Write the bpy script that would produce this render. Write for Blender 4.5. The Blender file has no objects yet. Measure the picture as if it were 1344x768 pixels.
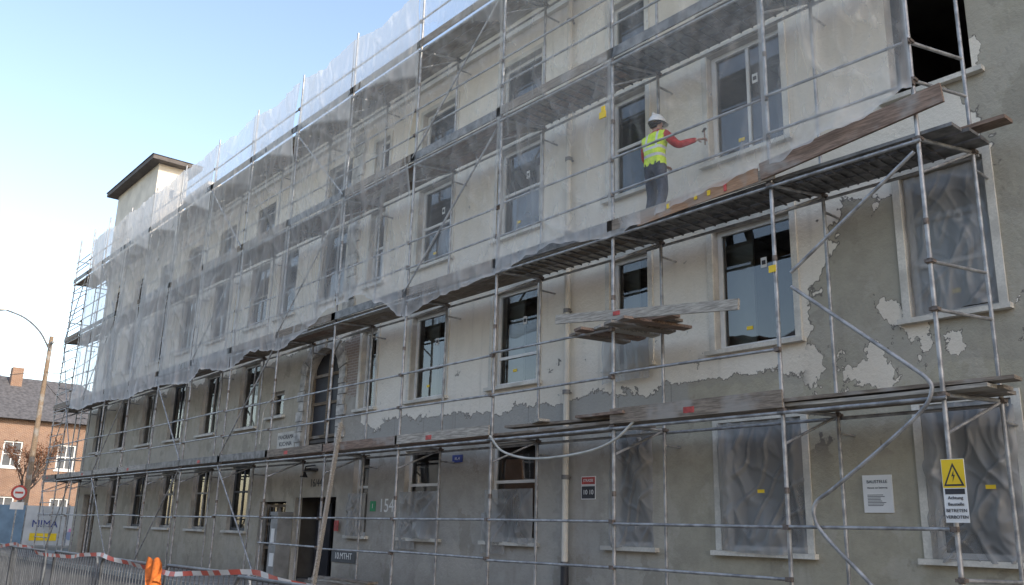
import bpy, math, random
from mathutils import Vector, Matrix, noise
random.seed(7)
sc=bpy.context.scene
def rnd(a,b): return random.uniform(a,b)
# ---------------------------------------------------------------- helpers
class MB:
    def __init__(s): s.v=[];s.f=[];s.m=[];s.s=[]
    def add(s,vs,fs,m=0,smooth=False):
        o=len(s.v); s.v+= [tuple(p) for p in vs]
        for f in fs: s.f.append([i+o for i in f]); s.m.append(m); s.s.append(smooth)
    def box(s,x0,x1,y0,y1,z0,z1,m=0):
        s.add([(x0,y0,z0),(x1,y0,z0),(x1,y1,z0),(x0,y1,z0),(x0,y0,z1),(x1,y0,z1),(x1,y1,z1),(x0,y1,z1)],
              [(0,3,2,1),(4,5,6,7),(0,1,5,4),(1,2,6,5),(2,3,7,6),(3,0,4,7)],m)
    def beam(s,p0,p1,w,h,m=0,up=(0,0,1),bend=0.0):
        p0=Vector(p0);p1=Vector(p1);d=(p1-p0);L=d.length;d.normalize()
        r=d.cross(Vector(up)).normalized();u=r.cross(d).normalized()
        n=4 if bend else 1
        vs=[];fs=[]
        for i in range(n+1):
            t=i/n; c=p0.lerp(p1,t)-Vector(up)*bend*math.sin(math.pi*t)
            vs+=[c-r*w/2-u*h/2,c+r*w/2-u*h/2,c+r*w/2+u*h/2,c-r*w/2+u*h/2]
        for i in range(n):
            a=i*4;b=a+4
            for k in range(4):
                fs.append((a+k,a+(k+1)%4,b+(k+1)%4,b+k))
        fs.append((3,2,1,0)); fs.append(tuple(n*4+k for k in range(4)))
        s.add(vs,fs,m)
    def path(s,pts,r,m=0,seg=8,radii=None,caps=True):
        pts=[Vector(p) for p in pts]; vs=[];fs=[]
        ref=None
        for i,p in enumerate(pts):
            d=(pts[min(i+1,len(pts)-1)]-pts[max(i-1,0)]).normalized()
            if ref is None:
                ref=Vector((0,0,1)) if abs(d.z)<.9 else Vector((1,0,0))
            a=d.cross(ref).normalized(); b=d.cross(a).normalized(); ref=a.cross(d).normalized()*1.0
            rr=radii[i] if radii else r
            for k in range(seg):
                t=2*math.pi*k/seg
                vs.append(p+a*math.cos(t)*rr+b*math.sin(t)*rr)
        for i in range(len(pts)-1):
            for k in range(seg):
                fs.append((i*seg+k,i*seg+(k+1)%seg,(i+1)*seg+(k+1)%seg,(i+1)*seg+k))
        s.add(vs,fs,m,True)
        if caps:
            s.add(vs[:seg],[tuple(range(seg))],m); s.add(vs[-seg:],[tuple(range(seg))],m)
    def cyl(s,p0,p1,r,m=0,seg=8): s.path([p0,p1],r,m,seg)
    def wall(s,x0,x1,z0,z1,holes,y,dep,m=0,mr=None):
        xs=sorted(set([x0,x1]+[h[0] for h in holes]+[h[1] for h in holes]))
        zs=sorted(set([z0,z1]+[h[2] for h in holes]+[h[3] for h in holes]))
        for i in range(len(xs)-1):
            for j in range(len(zs)-1):
                cx=(xs[i]+xs[i+1])/2;cz=(zs[j]+zs[j+1])/2
                if any(h[0]<cx<h[1] and h[2]<cz<h[3] for h in holes): continue
                s.add([(xs[i],y,zs[j]),(xs[i+1],y,zs[j]),(xs[i+1],y,zs[j+1]),(xs[i],y,zs[j+1])],[(0,1,2,3)],m)
        mr=m if mr is None else mr
        for a,b,c,d in holes:
            e=y+dep
            s.add([(a,y,c),(b,y,c),(b,y,d),(a,y,d),(a,e,c),(b,e,c),(b,e,d),(a,e,d)],
                  [(0,4,5,1),(1,5,6,2),(2,6,7,3),(3,7,4,0)],mr)
    def obj(s,name,mats,parent=None):
        me=bpy.data.meshes.new(name); me.from_pydata(s.v,[],s.f)
        for m in mats: me.materials.append(m)
        me.polygons.foreach_set('material_index',s.m); me.polygons.foreach_set('use_smooth',s.s); me.update()
        o=bpy.data.objects.new(name,me); sc.collection.objects.link(o)
        if parent: o.parent=parent
        return o
def empty(name,loc=(0,0,0)):
    o=bpy.data.objects.new(name,None); o.location=loc; sc.collection.objects.link(o); return o
# ---------------------------------------------------------------- materials
class N:
    def __init__(s,name):
        s.mat=bpy.data.materials.new(name); s.mat.use_nodes=True; s.t=s.mat.node_tree; s.t.nodes.clear()
        s.out=s.t.nodes.new('ShaderNodeOutputMaterial')
    def n(s,typ,**kw):
        nd=s.t.nodes.new('ShaderNode'+typ)
        for k,v in kw.items(): setattr(nd,k,v)
        return nd
    def set(s,sock,v):
        if isinstance(v,bpy.types.NodeSocket): s.t.links.new(v,sock)
        elif isinstance(v,(tuple,list)) and sock.type=='RGBA' and len(v)==3: sock.default_value=(*v,1)
        else: sock.default_value=v
    def math(s,op,a,b=0.0,c=0.0):
        nd=s.n('Math',operation=op); s.set(nd.inputs[0],a); s.set(nd.inputs[1],b); s.set(nd.inputs[2],c); return nd.outputs[0]
    def mix(s,f,a,b,bt='MIX'):
        nd=s.n('Mix',data_type='RGBA',blend_type=bt); s.set(nd.inputs[0],f); s.set(nd.inputs[6],a); s.set(nd.inputs[7],b); return nd.outputs[2]
    def ramp(s,v,a,b,lo=0.0,hi=1.0):
        nd=s.n('MapRange',interpolation_type='SMOOTHSTEP'); s.set(nd.inputs[0],v)
        s.set(nd.inputs[1],a);s.set(nd.inputs[2],b);s.set(nd.inputs[3],lo);s.set(nd.inputs[4],hi); return nd.outputs[0]
    def pos(s): return s.n('NewGeometry').outputs['Position']
    def objc(s): return s.n('TexCoord').outputs['Object']
    def scale(s,v,sc_,loc=(0,0,0),rot=(0,0,0)):
        nd=s.n('Mapping'); s.set(nd.inputs[0],v); nd.inputs['Scale'].default_value=sc_; nd.inputs['Location'].default_value=loc; nd.inputs['Rotation'].default_value=rot; return nd.outputs[0]
    def noise(s,v,scale,detail=4,rough=.55):
        nd=s.n('TexNoise'); s.set(nd.inputs['Vector'],v); nd.inputs['Scale'].default_value=scale; nd.inputs['Detail'].default_value=detail; nd.inputs['Roughness'].default_value=rough
        return nd.outputs['Fac']
    def bump(s,h,dist=.01,st=.6):
        nd=s.n('Bump'); nd.inputs['Strength'].default_value=st; nd.inputs['Distance'].default_value=dist; s.set(nd.inputs['Height'],h); return nd.outputs[0]
    def bsdf(s,col,rough=.8,metal=0.0,normal=None,**kw):
        b=s.n('BsdfPrincipled'); s.set(b.inputs['Base Color'],col); s.set(b.inputs['Roughness'],rough); s.set(b.inputs['Metallic'],metal)
        if normal: s.set(b.inputs['Normal'],normal)
        for k,v in kw.items(): s.set(b.inputs[k],v)
        return b.outputs[0]
    def done(s,sh): s.t.links.new(sh,s.out.inputs[0]); return s.mat
def simple(name,col,rough=.7,metal=0.0,var=.25,scale=3.0,bump=.004,bscale=40,stretch=(1,1,1)):
    k=N(name); p=k.scale(k.pos(),stretch)
    n1=k.noise(p,scale,3)
    lo=tuple(c*(1-var) for c in col); hi=tuple(min(1,c*(1+var)) for c in col)
    c=k.mix(k.ramp(n1,.3,.7),lo,hi)
    nrm=None
    if bump>.003:
        n2=k.noise(p,bscale,2); nrm=k.bump(n2,bump); c=k.mix(k.ramp(n2,.35,.65,0,.25),c,tuple(x*.6 for x in col))
    return k.done(k.bsdf(c,rough,metal,nrm))
def wood(name,col,var=.35):
    k=N(name); p=k.pos(); g=k.noise(k.scale(p,(1.2,14,14)),3,4,.65); g2=k.noise(p,1.7,3)
    c=k.mix(k.ramp(g,.35,.68),tuple(x*(1-var) for x in col),tuple(x*(1+var) for x in col))
    c=k.mix(k.ramp(g2,.50,.66,0,.75),c,(.33,.31,.28)); 
    return k.done(k.bsdf(c,.85))
M={}
M['steel']=simple('galvanised_steel',(.33,.33,.33),.45,.4,.35,6,0)
M['steel2']=simple('worn_steel',(.18,.175,.17),.6,.3,.4,5,0)
M['fence']=simple('fence_steel',(.13,.14,.15),.6,.3,.3,5,0)  # darkened to put shade into the colour of barriers standing in sun
M['clamp']=simple('rusty_coupler',(.17,.14,.12),.7,.4,.4,20,0)
M['wood']=wood('weathered_plank',(.22,.18,.14))
M['wood2']=wood('brown_plank',(.23,.16,.12))
M['woodp']=wood('pale_plank',(.38,.35,.30))
M['ply']=wood('plywood',(.38,.23,.14),.2)
M['red']=simple('red_paint',(.42,.06,.05),.6,0,.35,9,0)
M['white']=simple('white_frame_paint',(.70,.69,.66),.45,0,.08,3,0)
M['oldwhite']=simple('aged_frame_paint',(.34,.32,.29),.6,0,.25,3,0)
M['trim']=simple('plaster_trim',(.62,.59,.52),.85,0,.2,2.0,.004,30)
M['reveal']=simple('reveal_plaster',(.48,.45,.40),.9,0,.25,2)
M['dark']=simple('dark_paint',(.035,.035,.04),.6,0,.2,3,0)
M['darkgrey']=simple('dark_grey_paint',(.08,.085,.09),.6,0,.2,3,0)
M['soffit']=simple('soffit_wood',(.10,.09,.085),.8,0,.2,3,0)
M['stone']=simple('rusticated_stone',(.46,.44,.40),.9,0,.4,4,.02,14)
M['cream']=simple('cream_render',(.64,.60,.52),.9,0,.12,1.2,0)
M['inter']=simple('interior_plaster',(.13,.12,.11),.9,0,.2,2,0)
M['roof']=simple('roof_tiles',(.09,.085,.085),.8,0,.3,4,0)
M['yellow']=simple('yellow_paint',(.8,.55,.02),.5,0,.05,3,0)
M['signwhite']=simple('sign_white',(.75,.75,.73),.5,0,.05,3,0)
M['green']=simple('green_sign_paint',(.03,.30,.12),.5,0,.2,3,0)
M['blue']=simple('blue_sign_paint',(.03,.05,.22),.5,0,.2,3,0)
M['orange']=simple('orange_fabric',(.65,.17,.03),.8,0,.3,12,0)
M['wire']=simple('black_cable',(.03,.03,.03),.6,0,.2,3,0)
M['hose']=simple('grey_hose',(.42,.42,.38),.5,0,.2,3,0)
M['pole']=wood('pole_timber',(.24,.17,.11))
def facade_mat():
    k=N('peeling_facade_render'); P=k.pos()
    sp=k.n('SeparateXYZ'); k.set(sp.inputs[0],P); X,Z=sp.outputs[0],sp.outputs[2]
    nA=k.noise(P,.55,5,.62); nB=k.noise(k.scale(P,(1,1,1),(31,7,3)),.9,7,.66)
    Xd=k.math('ADD',X,k.math('MULTIPLY',k.math('SUBTRACT',nA,.5),3.0))
    Zd=k.math('ADD',Z,k.math('MULTIPLY',k.math('SUBTRACT',nB,.5),1.5))
    e=.025
    up=k.ramp(Zd,6.5-e,6.5+e)
    mid=k.math('MULTIPLY',k.ramp(Zd,4.12-e,4.12+e),k.math('MULTIPLY',k.ramp(Xd,-20.3-e,-20.3+e),k.ramp(Xd,-7.05-e,-7.05+e,1,0)))
    cr=k.math('MAXIMUM',up,mid)
    cr=k.math('MULTIPLY',cr,k.ramp(Xd,-4.35-e,-4.35+e,1,0))
    nC=k.noise(k.scale(P,(1,1,.8),(4,0,9.3)),1.05,6,.6)
    isl=k.math('MULTIPLY',k.ramp(nC,.568,.583),k.math('MULTIPLY',k.ramp(X,-7.9,-7.2),k.ramp(Z,2.6,3.6)))
    nM=k.noise(P,3.2,6,.65)
    chips=k.math('MAXIMUM',k.ramp(nM,.705,.71),k.math('MULTIPLY',k.ramp(nM,.64,.65),k.ramp(Z,5.2,4.4)))
    crm=k.math('MULTIPLY',cr,k.math('SUBTRACT',1.0,chips))
    crm=k.math('MAXIMUM',crm,isl)
    nL=k.noise(P,.35,4)
    cream=k.mix(k.ramp(nL,.35,.65),(.72,.645,.53),(.80,.745,.645))
    cream=k.mix(k.ramp(nM,.45,.75,0,.22),cream,(.52,.48,.41))
    bare=k.mix(k.ramp(X,-12.5,-8.5),(.40,.375,.335),(.42,.385,.295))
    bare=k.mix(k.ramp(X,-19,-24),bare,(.46,.41,.32))
    bare=k.mix(k.ramp(nM,.35,.7,0,.7),bare,k.mix(.45,bare,(.20,.18,.14)))
    bare=k.mix(k.ramp(nA,.53,.56,0,.32),bare,(.53,.49,.42))
    bare=k.mix(k.math('MULTIPLY',k.ramp(nC,.38,.41,1,0),.45),bare,(.25,.225,.175))
    halo=k.math('MULTIPLY',k.ramp(Zd,3.95,4.0),k.ramp(X,-20,-19))
    bare=k.mix(k.math('MULTIPLY',halo,.35),bare,(.31,.29,.25))
    band=k.math('MULTIPLY',k.ramp(Z,3.45,3.48),k.math('MULTIPLY',k.ramp(X,-20,-19.9),k.ramp(X,-9.6,-9.5,1,0)))
    bare=k.mix(k.math('MULTIPLY',band,.8),bare,(.38,.365,.33))
    seam=k.math('PINGPONG',X,.62)
    bare=k.mix(k.math('MULTIPLY',band,k.ramp(seam,.0,.02,.5,0)),bare,(.17,.17,.16))
    st=k.noise(k.scale(P,(2.6,1,.22)),1.6,4,.6)
    c=k.mix(crm,bare,cream)
    br=k.n('TexBrick'); cb=k.n('CombineXYZ'); k.set(cb.inputs[0],X); k.set(cb.inputs[1],Z); k.set(br.inputs['Vector'],cb.outputs[0])
    br.inputs['Scale'].default_value=1; br.inputs['Brick Width'].default_value=.25; br.inputs['Row Height'].default_value=.075; br.inputs['Mortar Size'].default_value=.012
    k.set(br.inputs['Color1'],(.27,.17,.125)); k.set(br.inputs['Color2'],(.22,.15,.12)); k.set(br.inputs['Mortar'],(.36,.33,.29))
    bm=k.math('MULTIPLY',k.math('MULTIPLY',k.ramp(Xd,-21.4,-21.3),k.ramp(Xd,-20.3,-20.2,1,0)),k.math('MULTIPLY',k.ramp(Zd,4.9,4.95),k.ramp(Zd,6.6,6.65,1,0)))
    c=k.mix(k.math('MULTIPLY',bm,.7),c,br.outputs['Color'])
    c=k.mix(k.ramp(st,.54,.78,0,.25),c,(.19,.17,.14))
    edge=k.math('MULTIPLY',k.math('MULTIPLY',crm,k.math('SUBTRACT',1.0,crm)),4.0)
    c=k.mix(k.math('MULTIPLY',edge,.85),c,(.09,.08,.07))  # dark rim painted along plaster breaks in place of a lip shadow
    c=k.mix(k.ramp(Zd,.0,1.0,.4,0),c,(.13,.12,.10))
    fine=k.noise(P,14,4,.7)
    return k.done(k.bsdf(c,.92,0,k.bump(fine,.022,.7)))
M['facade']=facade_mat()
def glass_mat(name,tint=(.6,.65,.66),ior=1.9):
    k=N(name); fr=k.n('Fresnel'); fr.inputs[0].default_value=ior
    nz=k.bump(k.noise(k.pos(),.9,1),.012,.3)
    tr=k.n('BsdfTransparent'); k.set(tr.inputs[0],tint); gl=k.n('BsdfGlossy'); gl.inputs['Roughness'].default_value=.02; k.set(gl.inputs['Normal'],nz)
    mx=k.n('MixShader'); k.set(mx.inputs[0],k.ramp(fr.outputs[0],0,1,.10,1)); k.set(mx.inputs[1],tr.outputs[0]); k.set(mx.inputs[2],gl.outputs[0])
    return k.done(mx.outputs[0])
M['glass']=glass_mat('window_glass')
def film_mat(name,net=True):
    k=N(name)
    at=k.n('Attribute'); at.attribute_name='dens'
    al=at.outputs['Fac']
    if net:
        col=(.93,.92,.90)
        df=k.n('BsdfDiffuse'); k.set(df.inputs[0],col); tl=k.n('BsdfTranslucent'); k.set(tl.inputs[0],col)
        m1=k.n('MixShader'); m1.inputs[0].default_value=.42; k.set(m1.inputs[1],df.outputs[0]); k.set(m1.inputs[2],tl.outputs[0]); sh=m1.outputs[0]
    else:
        sh=k.bsdf((.36,.355,.34),.38)
    tr=k.n('BsdfTransparent'); mx=k.n('MixShader'); k.set(mx.inputs[0],al); k.set(mx.inputs[1],tr.outputs[0]); k.set(mx.inputs[2],sh)
    return k.done(mx.outputs[0])
M['net']=film_mat('debris_net_mesh'); M['film']=film_mat('plastic_film',False)
def asphalt():
    k=N('asphalt'); P=k.pos(); n1=k.noise(P,.25,4); n2=k.noise(P,70,2)
    c=k.mix(k.ramp(n1,.35,.65),(.05,.05,.052),(.08,.08,.078)); c=k.mix(k.ramp(n2,.4,.6,0,.4),c,(.11,.11,.105))
    return k.done(k.bsdf(c,.85))
M['asphalt']=asphalt()
def paving():
    k=N('paving_slabs'); P=k.pos(); br=k.n('TexBrick'); k.set(br.inputs['Vector'],P); br.inputs['Scale'].default_value=1
    br.inputs['Brick Width'].default_value=.5; br.inputs['Row Height'].default_value=.5; br.inputs['Mortar Size'].default_value=.012; br.offset=0
    k.set(br.inputs['Color1'],(.26,.25,.23)); k.set(br.inputs['Color2'],(.21,.20,.185)); k.set(br.inputs['Mortar'],(.08,.08,.075))
    c=k.mix(k.ramp(k.noise(P,1.5,4),.4,.7,0,.5),br.outputs[0],(.12,.115,.10)); return k.done(k.bsdf(c,.9))
M['paving']=paving()
def brickm(name,c1,c2,axis='xz'):
    k=N(name); P=k.objc(); sp=k.n('SeparateXYZ'); k.set(sp.inputs[0],P); cb=k.n('CombineXYZ'); k.set(cb.inputs[0],k.math('ADD',sp.outputs[0],sp.outputs[1])); k.set(cb.inputs[1],sp.outputs[2])
    br=k.n('TexBrick'); k.set(br.inputs['Vector'],cb.outputs[0]); br.inputs['Scale'].default_value=1; br.inputs['Brick Width'].default_value=.25; br.inputs['Row Height'].default_value=.08; br.inputs['Mortar Size'].default_value=.01
    k.set(br.inputs['Color1'],c1); k.set(br.inputs['Color2'],c2); k.set(br.inputs['Mortar'],(.36,.30,.24))
    c=k.mix(k.ramp(k.noise(P,.8,4),.4,.7,0,.35),br.outputs[0],tuple(x*.5 for x in c1)); return k.done(k.bsdf(c,.9))
M['brick']=brickm('brickwork',(.27,.145,.085),(.21,.11,.07))
def tape():
    k=N('barrier_tape_red_white'); sp=k.n('SeparateXYZ'); k.set(sp.inputs[0],k.pos())
    s=k.math('PINGPONG',k.math('ADD',sp.outputs[0],k.math('MULTIPLY',sp.outputs[2],1.0)),.22)
    c=k.mix(k.math('GREATER_THAN',s,.11),(.6,.59,.57),(.5,.09,.06)); return k.done(k.bsdf(c,.5))
M['tape']=tape()
def poster():
    k=N('printed_hoarding'); P=k.pos(); v=k.n('TexVoronoi'); k.set(v.inputs['Vector'],k.scale(P,(1,.7,1.1))); v.inputs['Scale'].default_value=.9
    c=k.mix(k.ramp(k.noise(P,1.1,3),.48,.5),v.outputs['Color'],(.60,.62,.62)); c=k.mix(.45,c,(.5,.45,.42)); return k.done(k.bsdf(c,.6))
M['poster']=poster()
# ---------------------------------------------------------------- ground
g=MB(); g.add([(-900,-900,0),(900,-900,0),(900,900,0),(-900,900,0)],[(0,1,2,3)]); g.obj('ground',[simple('soil_ground',(.16,.15,.12),.95,0,.3,.1,0)])
g=MB(); g.add([(-300,-6,.004),(120,-6,.004),(120,9.0,.004),(-300,9.0,.004)],[(0,1,2,3)]); g.obj('road',[M['asphalt']])
g=MB()
x=-200
while x<60: g.add([(x,2.9,.008),(x+3,2.9,.008),(x+3,3.02,.008),(x,3.02,.008)],[(0,1,2,3)]); x+=7
g.obj('road_marking',[M['signwhite']])
g=MB(); g.box(-300,120,9.15,11.79,0,.12); g.box(-300,120,-9.9,-6.15,0,.12); p=g.obj('pavement',[M['paving']])
g=MB(); 
x=-150
while x<40:
    g.box(x,x+.985,9.0,9.147,0,.13); g.box(x,x+.985,-6.147,-6.0,0,.13); x+=1
g.obj('kerb',[simple('kerb_stone',(.3,.3,.28),.9)])
# ---------------------------------------------------------------- main building
B=empty('apartment_building')
FY=11.8; ROOF=13.35; XL=-45.6; XR=14.0
main=[(-5.65,-4.5),(-8.95,-7.45),(-11.35,-10.4),(-14.85,-13.4),(-18.05,-16.6),(-20.4,-19.65),(-28.1,-26.7),(-31.3,-29.9),(-34.5,-33.1),(-37.7,-36.3),(-40.9,-39.5)]
extra=[(-2.4,-1.0),(1.0,2.4),(4.4,5.8),(7.8,9.2)]
wins=[]
for c in main+extra:
    wins.append((*c,1.4,3.36,'g')); wins.append((*c,4.55,6.62,'f')); wins.append((*c,7.86,9.93,'s')); wins.append((*c,10.85,12.05,'t'))
for c in [(-44.1,-42.7)]:
    wins.append((*c,4.55,6.62,'f')); wins.append((*c,7.86,9.93,'s')); wins.append((*c,10.85,12.05,'t'))
wins.append((-23.1,-21.7,7.86,9.93,'s')); wins.append((-23.1,-21.7,10.85,12.05,'t')); wins.append((-25.7,-24.8,4.75,5.5,'m'))
wins.append((-25.9,-24.7,7.86,9.93,'s'))
holes=[w[:4] for w in wins]
DOOR=(-23.5,-21.2,.12,2.35); DOOR2=(-25.75,-24.05,.12,2.25); GATE=(-44.3,-42.3,.12,2.7); ARCH=(-23.4,-21.45,3.6,6.45)
holes+= [DOOR,DOOR2,GATE,ARCH]
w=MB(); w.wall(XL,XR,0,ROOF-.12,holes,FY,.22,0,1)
w.add([(XL,FY,0),(XL,FY+13,0),(XL,FY+13,ROOF-.12),(XL,FY,ROOF-.12)],[(0,1,2,3)],0)
w.add([(XR,FY,0),(XR,FY+13,0),(XR,FY+13,ROOF-.12),(XR,FY,ROOF-.12)],[(0,1,2,3)],0)
w.add([(XL,FY+13,0),(XR,FY+13,0),(XR,FY+13,ROOF-.12),(XL,FY+13,ROOF-.12)],[(0,1,2,3)],0)
cx=(ARCH[0]+ARCH[1])/2; r=(ARCH[1]-ARCH[0])/2; cz=ARCH[3]-r
for sgn in (-1,1):
    arc=[(cx+sgn*r*math.cos(t*math.pi/2/10),FY+.001,cz+r*math.sin(t*math.pi/2/10)) for t in range(11)]
    cor=(cx+sgn*r,FY+.001,ARCH[3])
    for i in range(10): w.add([cor,arc[i],arc[i+1]],[(0,1,2)],0)
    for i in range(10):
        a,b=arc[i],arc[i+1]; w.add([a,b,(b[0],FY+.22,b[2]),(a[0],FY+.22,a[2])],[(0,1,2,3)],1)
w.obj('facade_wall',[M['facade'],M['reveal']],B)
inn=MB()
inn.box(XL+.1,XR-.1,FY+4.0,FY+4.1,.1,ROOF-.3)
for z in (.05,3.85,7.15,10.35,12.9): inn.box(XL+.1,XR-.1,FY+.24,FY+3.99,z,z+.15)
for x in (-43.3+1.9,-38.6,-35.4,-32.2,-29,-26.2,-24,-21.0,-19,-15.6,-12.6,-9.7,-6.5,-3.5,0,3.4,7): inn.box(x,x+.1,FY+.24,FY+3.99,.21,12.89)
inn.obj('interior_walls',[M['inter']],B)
rf=MB()
rf.box(XL-.4,XR+.4,11.28,FY+13.4,ROOF-.12,ROOF+.02,0)
rf.add([(XL-.4,11.3,ROOF+.03),(XR+.4,11.3,ROOF+.03),(XR+.4,18.3,ROOF+1.0),(XL-.4,18.3,ROOF+1.0),(XR+.4,25.2,ROOF+.03),(XL-.4,25.2,ROOF+.03)],[(0,1,2,3),(3,2,4,5),(0,3,5),(1,4,2)],1)
rf.path([(XL-.4,11.24,ROOF),(XR+.4,11.24,ROOF)],.07,2)
rf.box(XL,XR,11.70,11.797,12.75,13.05,3); rf.box(XL,XR,11.62,11.797,13.053,13.225,3)
rf.obj('roof_and_cornice',[M['soffit'],M['roof'],M['steel2'],M['cream']],B)
st=MB()
for i in range(11):
    a0=math.pi*i/11+.012;a1=math.pi*(i+1)/11-.012; R0=r+.002;R1=r+(.42 if i%2 else .34); yy=FY-(.07 if i%2 else .055)
    if i==5: R1=r+.55;yy=FY-.11
    P=[(cx+R0*math.cos(a0),cz+R0*math.sin(a0)),(cx+R1*math.cos(a0),cz+R1*math.sin(a0)),(cx+R1*math.cos(a1),cz+R1*math.sin(a1)),(cx+R0*math.cos(a1),cz+R0*math.sin(a1))]
    st.add([(p[0],yy,p[1]) for p in P]+[(p[0],FY+.1,p[1]) for p in P],[(0,1,2,3),(0,4,5,1),(1,5,6,2),(2,6,7,3),(3,7,4,0)])
z=3.6;i=0
while z<cz-.05:
    h=.29; wd=.42 if i%2 else .3
    st.box(ARCH[0]-wd,ARCH[0]-.002,FY-.06-rnd(0,.02),FY+.1,z,min(z+h-.02,cz)); st.box(ARCH[1]+.002,ARCH[1]+wd,FY-.06-rnd(0,.02),FY+.1,z,min(z+h-.02,cz)); z+=h;i+=1
z=7.0;i=0
while z<12.6:
    wd=.62 if i%2 else .45
    st.box(-21.25-wd/2,-21.25+wd/2,FY-.06-rnd(0,.02),FY+.05,z,z+.30); z+=.33;i+=1
st.obj('arch_stonework',[M['stone']],B)
# windows
fr=MB(); gl=MB(); tr=MB(); fl=MB(); ins=MB(); fdens=[]
def bars(m,x0,x1,z0,z1,y,wd,dp,hb=(),vb=(),mi=0):
    m.box(x0,x1,y,y+dp,z0,z0+wd,mi); m.box(x0,x1,y,y+dp,z1-wd,z1,mi)
    m.box(x0,x0+wd,y,y+dp,z0+wd,z1-wd,mi); m.box(x1-wd,x1,y,y+dp,z0+wd,z1-wd,mi)
    for h in hb: m.box(x0+wd,x1-wd,y+.004,y+dp-.004,h-wd*.4,h+wd*.4,mi)
    for v in vb: m.box(v-wd*.35,v+wd*.35,y+.008,y+dp-.008,z0+wd,z1-wd,mi)
def sheet(m,x0,x1,z0,z1,y,amp=.05,seed=0,nx=40,nz=46):
    vs=[];fs=[]
    nv=noise.noise
    for j in range(nz+1):
        for i in range(nx+1):
            u=i/nx;v=j/nz
            xx=x0+(x1-x0)*u; zz=z0+(z1-z0)*v
            wrp=.3*nv(Vector((xx*1.3,zz*1.3,seed+20)))
            def ridge(q): return max(0,1-abs(q)*5.0)
            n=.9*nv(Vector((xx*1.8+zz*.6+seed,zz*.7,seed)))
            r1=ridge(nv(Vector(((xx+wrp)*2.0+zz*.5,zz*.5-xx*.3,seed+9))))
            r2=ridge(nv(Vector(((xx-wrp)*2.8-zz*1.4,zz*.9+xx*.6,seed+2))))
            r3=ridge(nv(Vector(((xx+wrp)*4.5+zz*2.2,zz*1.6-xx*1.2,seed+33))))
            n+=.7*r1+.5*r2+.25*r3
            a0=math.atan2(xx-x0+.05,(z1-zz)+.2); a1=math.atan2(x1-xx+.05,(z1-zz)+.2)
            n+=.5*math.sin(8*a0+seed+wrp*6)*(1-u)**1.5+.5*math.sin(8*a1+seed+wrp*6)*u**1.5
            e=min(1,6*min(u,1-u),5*(1-v)+.1)
            wz=.05*nv(Vector((xx*3,seed,0)))*(1-v)
            wx=.03*nv(Vector((zz*3,seed,4)))
            edg=.15*(1-min(1,min(u,1-u)*14))
            fdens.append(max(.2,min(.85,.50+.16*nv(Vector((xx*.9,zz*.9,seed+50)))+edg+.10*r1**2+.08*r2**2+.05*r3**2)))  # creases made more opaque to paint in fold highlights
            vs.append((xx+wx,y-(n*.4+.4)*amp*(.3+e)-.004,zz+wz))
    for j in range(nz):
        for i in range(nx):
            a=j*(nx+1)+i; fs.append((a,a+1,a+nx+2,a+nx+1))
    m.add(vs,fs,0,True)
stickers=MB()
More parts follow.
